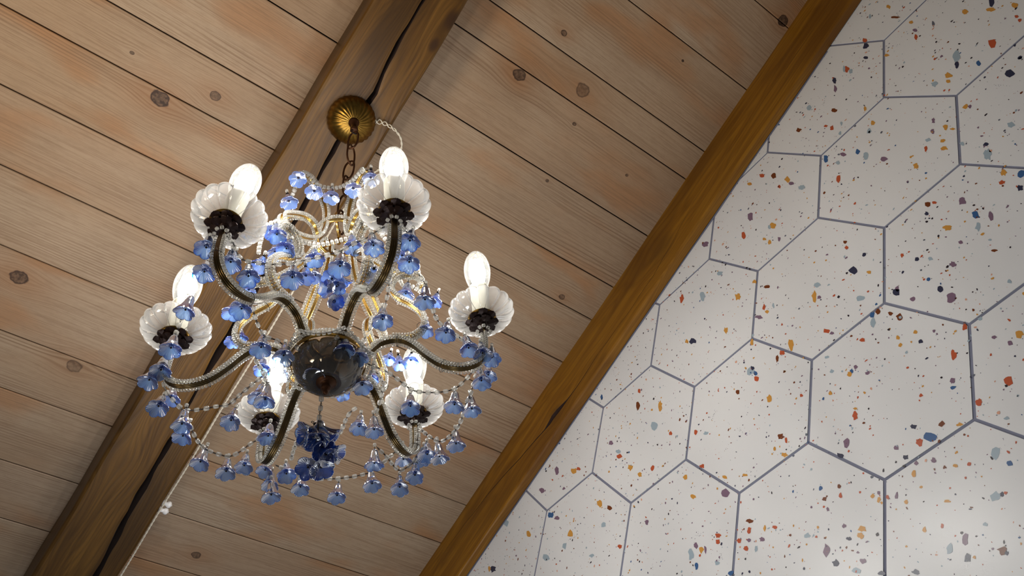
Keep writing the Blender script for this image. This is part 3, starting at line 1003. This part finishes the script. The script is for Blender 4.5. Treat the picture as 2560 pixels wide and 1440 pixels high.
# ---- collar ring of the crown, with spokes
mb = MB()
mb.lathe([(.0280, .9395), (.0295, .9380), (.0312, .9395), (.0312, .9450), (.0295, .9462), (.0280, .9450), (.0280, .9395)], HB, 48)
for a in (231, 351, 111):
    a = math.radians(a)
    mb.tube([polar(.0285, .942, a), polar(.014, .9385, a), polar(.003, .936, a)], [.0016, .0017, .0019], 8)
mb.lathe([(.0004, .926), (.0026, .928), (.0032, .934), (.0026, .940), (.0016, .946), (.0016, .958), (.0004, .959)], HB, 16)
collar = part(mb, 'collar_ring', m_gilt)
mb = MB()
for i in range(62):
    a = 2 * math.pi * i / 62
    bead_mb(mb, polar(.0325, .9480, a), (-math.sin(a), math.cos(a), 0), .0017, .0028)
    bead_mb(mb, polar(.0325, .9445, a), (-math.sin(a), math.cos(a), 0), .0017, .0028)
part(mb, 'bead_strand', m_bead, collar)

# ---- canopy on the beam
CP = on_slope(878, 300, WB - .001)
CP = np.array([AXX, CP[1], CP[2]])
down = -BN
mb = MB()
NF = 26
cpro = [(.0395, .000), (.0410, .003), (.0405, .008), (.0375, .0145), (.0320, .021), (.0245, .0265), (.0160, .0300), (.0085, .0315)]


def ripc(th, i):
    tw = th + .05 * i
    q = abs(math.sin(NF * tw / 2))
    s_ = [1, 1, 1, .95, .85, .6, .35, .1][i]
    return (.0016 * (q - .5) * s_, .0016 * (q - .5) * s_)


mb.lathe(cpro, CP, NF * 8, ripple=ripc, axis=down)
canopy = part(mb, 'ceiling_canopy', m_brass)
mb = MB()
tip = CP + down * .0315
neck_ax = down * .35 + np.array([0, 0, -.65]); neck_ax /= np.linalg.norm(neck_ax)
mb.lathe([(.0095, -.002), (.0085, .003), (.0050, .005), (.0046, .026), (.0066, .0275), (.0068, .032), (.0035, .035)], tip, 20, axis=neck_ax, capend=True)
part(mb, 'canopy_neck', m_chain, canopy)
CH_TOP = tip + neck_ax * .035
mb = MB()
mb.tube([CH_TOP + np.array([0.0052 * math.cos(a), 0, 0.0052 * math.sin(a) - .0040]) for a in np.linspace(0, 6.283, 15)[:-1]], .0011, 6, closed=True)
part(mb, 'canopy_eye', m_wire, canopy)


# ---- chain
def chain_link(mb, top, bot, wdir, w, wire, n=22):
    top, bot = np.array(top), np.array(bot)
    ax = bot - top
    L = np.linalg.norm(ax); ax = ax / L
    c = (top + bot) / 2
    pts = []
    for i in range(n):
        a = 2 * math.pi * i / n
        x = math.cos(a); y = math.sin(a)
        x = math.copysign(abs(x) ** .8, x); y = math.copysign(abs(y) ** .8, y)
        pts.append(c + wdir * w * x + ax * L / 2 * y)
    mb.tube(pts, wire, 7, closed=True)


CBOT = np.array([AXX, AXY, .957])
CTOP = CH_TOP + np.array([0, 0, -.0080])
CBV = CBOT - CTOP
NL_ = 6
d1 = np.array([1.0, 0, 0]); d2 = np.array([0, 1.0, 0])
ca, sa = math.cos(.5), math.sin(.5)
d1, d2 = ca * d1 + sa * d2, -sa * d1 + ca * d2
for i in range(NL_):
    a = CTOP + CBV * (i / NL_)
    b = CTOP + CBV * ((i + 1) / NL_)
    e = CBV / np.linalg.norm(CBV) * .0022
    mb = MB()
    big = i == 1
    chain_link(mb, a - e, b + e, d1 if i % 2 else d2, .0092 if not big else .0105, .0016)
    part(mb, 'chain_link', m_chain)

# ---------------------------------------------------------------- bead garlands
# each: list of (px, py, height above eye); long faceted beads threaded on fine black wire
GAR = {
    'front_left': [(556, 578, .742), (585, 612, .728), (600, 645, .718), (640, 657, .715), (700, 661, .714), (748, 654, .715), (800, 642, .716), (850, 628, .719), (885, 608, .722), (912, 598, .725), (948, 574, .735), (972, 563, .742)],
    'front_right': [(1003, 566, .742), (1022, 590, .733), (1018, 640, .725), (1032, 668, .718), (1050, 690, .715), (1064, 716, .712), (1078, 760, .705), (1090, 795, .703), (1110, 818, .704), (1140, 838, .708), (1168, 857, .716), (1190, 868, .73)],
    'hub_front_right': [(978, 672, .720), (972, 715, .715), (966, 750, .712), (957, 775, .709), (930, 812, .706), (912, 845, .703), (900, 868, .700), (893, 877, .698)],
    'dish_front': [(738, 862, .690), (752, 880, .684), (768, 893, .680), (783, 905, .677), (795, 890, .679), (812, 872, .682), (832, 853, .686), (850, 838, .690)],
    'rear_right': [(905, 905, .690), (940, 918, .688), (965, 928, .686), (990, 945, .682), (1012, 962, .679), (1030, 975, .677), (1060, 981, .676), (1105, 980, .677), (1140, 970, .680), (1168, 945, .686), (1190, 918, .694), (1202, 895, .700)],
    'outer_right': [(1204, 890, .704), (1192, 930, .694), (1182, 965, .684), (1175, 990, .678), (1164, 1012, .674), (1156, 1042, .671), (1144, 1068, .670), (1125, 1090, .671), (1102, 1104, .673), (1080, 1096, .680), (1064, 1084, .690), (1050, 1072, .705)],
    'outer_bottom_right': [(1046, 1080, .705), (1042, 1120, .690), (1038, 1150, .678), (1018, 1168, .674), (998, 1176, .672), (980, 1160, .673), (965, 1140, .676), (948, 1124, .680), (938, 1112, .684)],
    'outer_bottom': [(935, 1180, .672), (912, 1185, .671), (882, 1192, .671), (850, 1196, .671), (828, 1197, .672), (790, 1196, .673), (752, 1190, .674), (722, 1176, .676), (700, 1168, .678), (684, 1160, .680)],
    'bottom_right_inner': [(893, 1018, .692), (876, 1030, .690), (864, 1050, .688), (856, 1070, .687), (846, 1086, .686), (826, 1078, .650), (808, 1068, .625), (797, 1060, .612)],
    'outer_left': [(408, 952, .690), (414, 975, .684), (432, 1000, .680), (452, 1020, .676), (470, 1050, .672), (482, 1080, .669), (498, 1108, .667), (520, 1126, .666), (548, 1136, .666), (575, 1141, .667), (602, 1128, .670), (625, 1110, .675), (645, 1098, .682), (655, 1080, .69)],
    'rear_left': [(458, 1026, .676), (480, 1026, .678), (512, 1022, .680), (540, 1016, .683), (570, 1012, .685), (588, 998, .687), (610, 978, .690), (632, 960, .692), (652, 944, .694), (690, 915, .694)],
    'inner_left': [(618, 745, .706), (632, 775, .704), (640, 800, .702), (652, 828, .700), (664, 842, .699), (690, 850, .697), (708, 862, .695), (722, 872, .693)],
    'left_drop': [(470, 728, .80), (468, 752, .775), (458, 785, .75), (447, 815, .735), (440, 835, .725), (430, 855, .715)],
    'crown_left': [(744, 432, 1.000), (762, 433, 1.000), (775, 442, .997), (785, 456, .993), (800, 464, .990), (818, 469, .988), (845, 469, .986), (864, 462, .985), (880, 452, .984), (896, 436, .984), (912, 425, .985), (926, 424, .986)],
    'crown_drop': [(742, 455, .985), (738, 470, .975), (731, 488, .972), (722, 505, .968), (716, 530, .955), (714, 545, .945)],
    'upper_left': [(716, 548, .860), (690, 555, .852), (668, 562, .845), (655, 590, .830), (648, 620, .815), (646, 640, .805)],
    'upper_left_two': [(690, 548, .862), (700, 568, .858), (714, 585, .855), (728, 598, .852), (752, 605, .850), (780, 610, .846), (800, 612, .845), (830, 606, .846), (852, 600, .848), (885, 592, .850), (905, 570, .855), (918, 552, .86)],
    'upper_right': [(1000, 700, .855), (1008, 715, .845), (1022, 712, .842), (1040, 722, .838), (1055, 732, .836), (1068, 742, .833)],
    'upper_right_two': [(928, 545, .86), (945, 575, .85), (965, 600, .84), (985, 625, .835), (1005, 655, .835), (1020, 680, .84), (1040, 688, .845)],
    'centre_drop': [(803, 988, .640), (803, 1008, .632), (800, 1030, .624), (797, 1050, .616), (794, 1064, .608)],
    'hub_left': [(655, 862, .700), (640, 900, .697), (655, 925, .70), (668, 960, .70), (672, 985, .698)],
    'hub_right': [(928, 925, .690), (945, 935, .692), (958, 960, .70), (955, 985, .70), (948, 1010, .695), (938, 1035, .69)],
    'low_left': [(742, 1104, .665), (734, 1125, .668), (728, 1148, .670)],
    'low_right': [(1000, 1125, .69), (990, 1128, .688), (975, 1142, .68), (960, 1155, .676), (938, 1165, .674)],
}
WF = MB()


def garland(name, path, big=.0026, L=.0062, gap=.0042):
    P = [on_z(*p) for p in path]
    c = catmull(P, .0004)
    d = np.r_[0, np.cumsum(np.linalg.norm(np.diff(c, axis=0), axis=1))]
    mb = MB()
    wire = MB()
    small = 'crown' in name or 'upper' in name
    rr = random.Random(name)
    Lb = L * (.72 if small else 1)
    if small: gap = .0012
    s = .001
    at = lambda q: np.array([np.interp(q, d, c[:, k]) for k in range(3)])
    k = 0
    while s + Lb < d[-1]:
        p, q = at(s), at(s + Lb)
        bead_mb(mb, (p + q) / 2, q - p, big * (1.12 if small else 1.0) * rr.uniform(.92, 1.08), Lb, 8)
        s += Lb
        if s + gap < d[-1]:
            a, b = at(s), at(s + gap)
            if small:
                wire.tube([a, b], .0004, 5)
            else:
                m_ = (a + b) / 2
                t_ = (b - a) / np.linalg.norm(b - a)
                sd = np.cross(t_, [0.2, 0.1, 1.0]); sd /= np.linalg.norm(sd)
                for cc_, rot in (((a * .72 + b * .28), 0), ((a * .28 + b * .72), 1)):
                    sv = sd if (rot + k) % 2 else np.cross(t_, sd)
                    wire.tube([cc_ + t_ * .0013 * math.cos(w) + sv * .0010 * math.sin(w) for w in np.linspace(0, 6.283, 9)[:-1]], .0003, 4, closed=True)
        s += gap
        k += 1
    # the thread runs through every bead
    wire.tube(c[::6], .00028, 4)
    g = part(mb, 'bead_garland', m_bead2)
    part(wire, 'garland_wire', m_wire, g)


for nm, pth in GAR.items():
    garland(nm, pth)


def swag(name, a0, a1, r0, z0_, sag, big=.0022):
    P = []
    for q in np.linspace(0, 1, 7):
        r = r0 - .004 * math.sin(math.pi * q)
        P.append(polar(r, z0_ - sag * 4 * q * (1 - q), a0 + (a1 - a0) * q))
    c = catmull(P, .0004)
    d = np.r_[0, np.cumsum(np.linalg.norm(np.diff(c, axis=0), axis=1))]
    mb, wire = MB(), MB()
    at = lambda q: np.array([np.interp(q, d, c[:, k]) for k in range(3)])
    s = .001
    while s + .0045 < d[-1]:
        bead_mb(mb, (at(s) + at(s + .0045)) / 2, at(s + .0045) - at(s), big, .0044, 8)
        s += .0058
    wire.tube(c[::6], .0003, 4)
    g = part(mb, 'bead_garland', m_bead2)
    part(wire, 'garland_wire', m_wire, g)


for k in range(6):
    swag('hub', math.radians(202 + 59.6 * k), math.radians(202 + 59.6 * (k + 1)), .053, .697, .012)

# ---------------------------------------------------------------- blue glass flowers
def flower_mesh(name, mat, six=6, seed=0, deep=1.0):
    rr = random.Random(seed)
    outer = [(.0016, .0240), (.0031, .0236), (.0041, .0215), (.0048, .0182), (.0053, .0152), (.0059, .0124), (.0068, .0097), (.0082, .0070), (.0098, .0044), (.0109, .0023), (.0115, .0007)]
    inner = [(.0115, .0000), (.0109, .0004), (.0096, .0014), (.0078, .0027), (.0058, .0041), (.0038, .0053), (.0020, .0062), (.0010, .0076)]
    n = 96
    phs = [rr.uniform(-.3, .3) for _ in range(6)]
    amp = [rr.uniform(.7, 1.25) for _ in range(6)]

    def rip(th, r):
        s_ = max(0, min(1, (r - .0040) / .0075))
        lob = 1.9 * (abs(math.cos(six * th / 2 + .18 * math.sin(th + phs[0]))) ** .6 - .72)
        fl = math.cos(30 * th)
        dr = (.0013 * lob * amp[int((th + phs[1]) / 6.2832 * six) % 6] ** .5 + .0004 * math.cos(2 * th + phs[1])) * s_ ** 1.8 + .00007 * fl * min(1, s_ + .3)
        dz = -.0008 * lob * s_ ** 2.2 + .0006 * math.sin(2 * th + phs[2]) * s_ ** 2
        return dr, dz
    mb = MB()
    mb.lathe([(r, z * deep) for r, z in outer], (0, 0, 0), n, ripple=lambda th, i: rip(th, outer[i][0]))

    def ripi(th, i):
        r = inner[i][0]
        a, b = rip(th, r)
        return a, b + .00017 * math.cos(30 * th) * min(1, r / .005)
    mb.lathe([(r, z * deep) for r, z in inner], (0, 0, 0), n, ripple=ripi)
    # close the lip
    no = len(outer) - 1
    mb.f += [(no * n + k, no * n + (k + 1) % n, (no + 1) * n + (k + 1) % n, (no + 1) * n + k) for k in range(n)]
    me_o = obj(name, mb.v, mb.f, mat, None, True)
    return me_o


def eye_pin():
    mb = MB()
    mb.lathe([(.0002, .0042), (.0010, .0046), (.0013, .0056), (.0008, .0068)], (0, 0, 0), 8)
    mb.tube([(0, 0, .0070), (0, 0, .0262)], .0004, 5)
    mb.lathe([(.0018, .0232), (.0022, .0242), (.0014, .0256), (.0003, .0260)], (0, 0, 0), 10)
    mb.tube([(.0014 * math.cos(a), 0, .0274 + .0014 * math.sin(a)) for a in np.linspace(0, 6.283, 10)[:-1]], .0004, 5, closed=True)
    return obj('eye_pin', mb.v, mb.f, m_wire, None, True)


def top_bead():
    mb = MB()
    bead_mb(mb, (0, 0, .0312), (0, 0, 1), .0022, .0042, 8)
    return obj('hanging_bead', mb.v, mb.f, m_bead2, None, True)


protos = {'b': flower_mesh('flower_pendant', m_blue, 6, 1), 'c': flower_mesh('flower_pendant', m_blue, 5, 2, .95),
          'l': flower_mesh('flower_pendant', m_lilac, 6, 3, .8), 'd': flower_mesh('flower_pendant', m_blue2, 5, 4, 1.0)}
pin0 = eye_pin()
tb0 = top_bead()
used = set()
pin_used = [False]
tb_used = [False]


def place_flower(pos, kind='b', size=1.0, tiltv=None, yaw=None, bead=True):
    src = protos[kind]
    if kind in used:
        o = src.copy(); COL.objects.link(o)
    else:
        o = src; used.add(kind)
    o.parent = ROOT
    yaw = random.uniform(0, 6.28) if yaw is None else yaw
    if tiltv is None:
        tiltv = (random.gauss(0, .10), random.gauss(0, .10), 1)
    q = Vector(tiltv).normalized().to_track_quat('Z', 'Y')
    m = Matrix.Translation((pos[0] - AXX, pos[1] - AXY, pos[2] - .60)) @ q.to_matrix().to_4x4() @ Matrix.Rotation(yaw, 4, 'Z') @ Matrix.Scale(size, 4)
    o.matrix_local = m
    if pin_used[0]:
        p = pin0.copy(); COL.objects.link(p)
    else:
        p = pin0; pin_used[0] = True
    p.parent = o
    if bead:
        if tb_used[0]:
            b = tb0.copy(); COL.objects.link(b)
        else:
            b = tb0; tb_used[0] = True
        b.parent = o
    return o


FL = '''745,445,.972,l 785,478,.968,l 828,492,.966,l 883,473,.962,l 927,447,.962,l 724,505,.950,l
515,620,.715,b 511,680,.705,b 577,657,.700,b 622,692,.690,b 650,663,.76,l,.92 693,588,.815,c 675,578,.84,l,.9 714,622,.800,c 690,632,.83,l,.9 788,647,.812,c
849,668,.695,b,1.05 731,695,.692,b,1.05 766,692,.78,l,.95 786,690,.86,l,.9 883,617,.800,c 935,616,.712,b 1023,603,.712,b 1022,657,.700,b 1003,640,.76,l,.85
621,725,.80,l,.8 957,800,.690,b 1013,737,.812,c 1062,752,.690,b 1086,752,.80,l,.85 1064,825,.74,c,.85 1113,833,.688,b 1173,872,.690,b 1207,884,.680,b,.95
1229,895,.690,b,.95 1220,938,.690,b,.9 1204,954,.668,b 461,778,.712,b 427,872,.694,b,1.04 402,927,.680,b,1.02 370,952,.676,b 395,1016,.662,b 427,996,.70,l,.95
454,1063,.650,b 455,1092,.680,b 602,772,.692,b 579,782,.77,c 600,845,.80,c,.9 582,852,.83,l,.9 652,870,.684,b,1.02 709,890,.677,b 785,935,.662,b,1.02
655,922,.79,c 861,874,.676,b,1.0 895,893,.680,b,1.04 930,946,.80,c,.85 907,965,.676,b 857,985,.80,c,.9 645,995,.690,b,1.05 662,1002,.680,b,1.05
706,938,.84,l,.9 576,1052,.662,b 670,1092,.680,b 499,1157,.650,b 565,1180,.650,b 610,1165,.662,b,.95 660,1176,.69,b,.95 717,1185,.668,b,1.0 675,1212,.672,b,.95
679,1240,.650,b,1.02 751,1220,.656,b 842,1240,.654,b,.98 897,1068,.676,b,.98 936,1077,.668,b 936,1161,.662,b 931,1211,.650,b 999,1219,.652,b 1036,1189,.660,b
1009,1151,.70,b,.98 1068,1137,.668,b 1052,1150,.69,b,.95 1100,1145,.660,b 1140,1112,.660,b 1026,1017,.660,b 1135,1014,.660,b 1180,1025,.664,b,.97
972,897,.83,l,.85 1000,910,.81,l,.9 1026,902,.80,l,.95'''
nfl = 0
for e in FL.split():
    a = e.split(',')
    sz = float(a[4]) if len(a) > 4 else 1.0
    tv = None
    o = place_flower(on_z(float(a[0]), float(a[1]), float(a[2])) - np.array([0, 0, .0038]), a[3], sz, tv)
    nfl += 1
# the bouquet hanging inside the crown and the deep blue one under the hub
for (px, py, z, k, sz, tv) in (
        (826, 695, .80, 'l', .95, (.5, .5, .7)), (843, 693, .815, 'd', .8, (0, -.3, 1)), (816, 722, .79, 'l', 1.0, (.7, .3, .6)),
        (868, 716, .80, 'l', .9, (-.9, -.2, .5)), (841, 722, .79, 'b', 1.0, (.05, .05, 1)), (840, 756, .770, 'd', .9, (0, .55, .8)), (858, 748, .80, 'l', .8, (-.5, .4, .7)),
        (928, 690, .745, 'c', 1.1, (-.3, -.7, -.5)),
        (752, 1086, .610, 'b', 1.25, (.85, -.2, .35)), (772, 1098, .606, 'd', 1.2, (.35, .1, .8)), (796, 1108, .600, 'd', 1.35, (0, .05, 1)), (834, 1100, .606, 'd', 1.1, (-.75, .1, .5)),
        (812, 1128, .596, 'd', 1.2, (-.2, .35, .9)), (850, 1136, .600, 'd', 1.0, (-.7, .55, .5)), (766, 1172, .588, 'd', 1.1, (.45, .35, .8)), (806, 1176, .586, 'd', 1.15, (-.1, .35, .9)), (822, 1145, .592, 'd', 1.05, (-.4, .3, .8))):
    place_flower(on_z(px, py, z), k, sz, tv, bead=False)
    nfl += 1
# the thin wire stem that carries the lower bouquet
mb = MB()
mb.tube([on_z(795, 1060, .612), on_z(795, 1090, .610), on_z(792, 1130, .606), on_z(788, 1170, .600)], .0009, 6)
part(mb, 'bouquet_stem', m_wire)

# ---------------------------------------------------------------- supply cord along the beam
def cord_points():
    P = []
    for px, py, w in ((936, 303, 1.4105), (955, 306, 1.406), (975, 316, 1.402), (992, 330, 1.400), (1003, 350, 1.402), (1002, 375, 1.405), (985, 396, 1.4065), (960, 416, 1.408),
                      (930, 436, 1.4095), (905, 462, 1.410)):
        P.append(on_slope(px, py, w))
    for v in np.arange(.26, 1.32, .05):
        P.append(slope(.3608 + .0006 * math.sin(v * 25), v, 1.4115))
    return P


c = catmull(cord_points(), .0012)
mb = MB()
t = np.gradient(c, axis=0); t /= np.linalg.norm(t, axis=1)[:, None]
for s_ in (0, math.pi):
    pts = []
    for i in range(0, len(c), 1):
        a = np.cross(t[i], BN); a /= np.linalg.norm(a); b = np.cross(t[i], a)
        th = i * .0012 / .019 * 2 * math.pi + s_
        rad = .0009 if i > 40 else .0009 + (40 - i) * .00009
        pts.append(c[i] + rad * (math.cos(th) * a + math.sin(th) * b))
    mb.tube(pts, .00105, 6)
mb.v = [(x, y, z + 1.6) for x, y, z in mb.v]
cord = mb.build('power_cord', m_cord)
tag(cord, 'white twisted power cord running from the chandelier canopy along the wide beam', 'cord')

# porcelain cord knobs screwed to the side of the beam
for idx, (px, py, lab) in enumerate(((422, 1257, 'white porcelain cord knob on the wide beam, the nearer round knob standing out'),
                                     (409, 1254, 'white porcelain cord knob behind the cord, tucked against the beam edge'))):
    kn = bpy.data.objects.new('cord_knob', None)
    COL.objects.link(kn)
    v = (on_slope(px, py, 1.43) @ BV)
    P0 = slope(.3592, v + idx * .012, 1.424 - idx * .004)
    kn.location = room(P0)
    tag(kn, lab, 'cord knob')
    mb = MB()
    mb.lathe([(.0022, 0), (.0052, .0004), (.0056, .003), (.0040, .0055), (.0036, .0085), (.0056, .0105), (.0066, .0135), (.0058, .0165), (.0030, .0180), (.0004, .0183)], (0, 0, 0), 24, axis=(1, 0, 0), capend=False)
    mb.build('knob_body', m_china, kn)
    mb = MB()
    mb.lathe([(.0018, .0180), (.0018, .0192), (.0003, .0196)], (0, 0, 0), 12, axis=(1, 0, 0))
    mb.build('screw_head', m_china, kn)

print('flowers', nfl, 'objects', len(bpy.data.objects), 'verts', sum(len(m.vertices) for m in bpy.data.meshes))
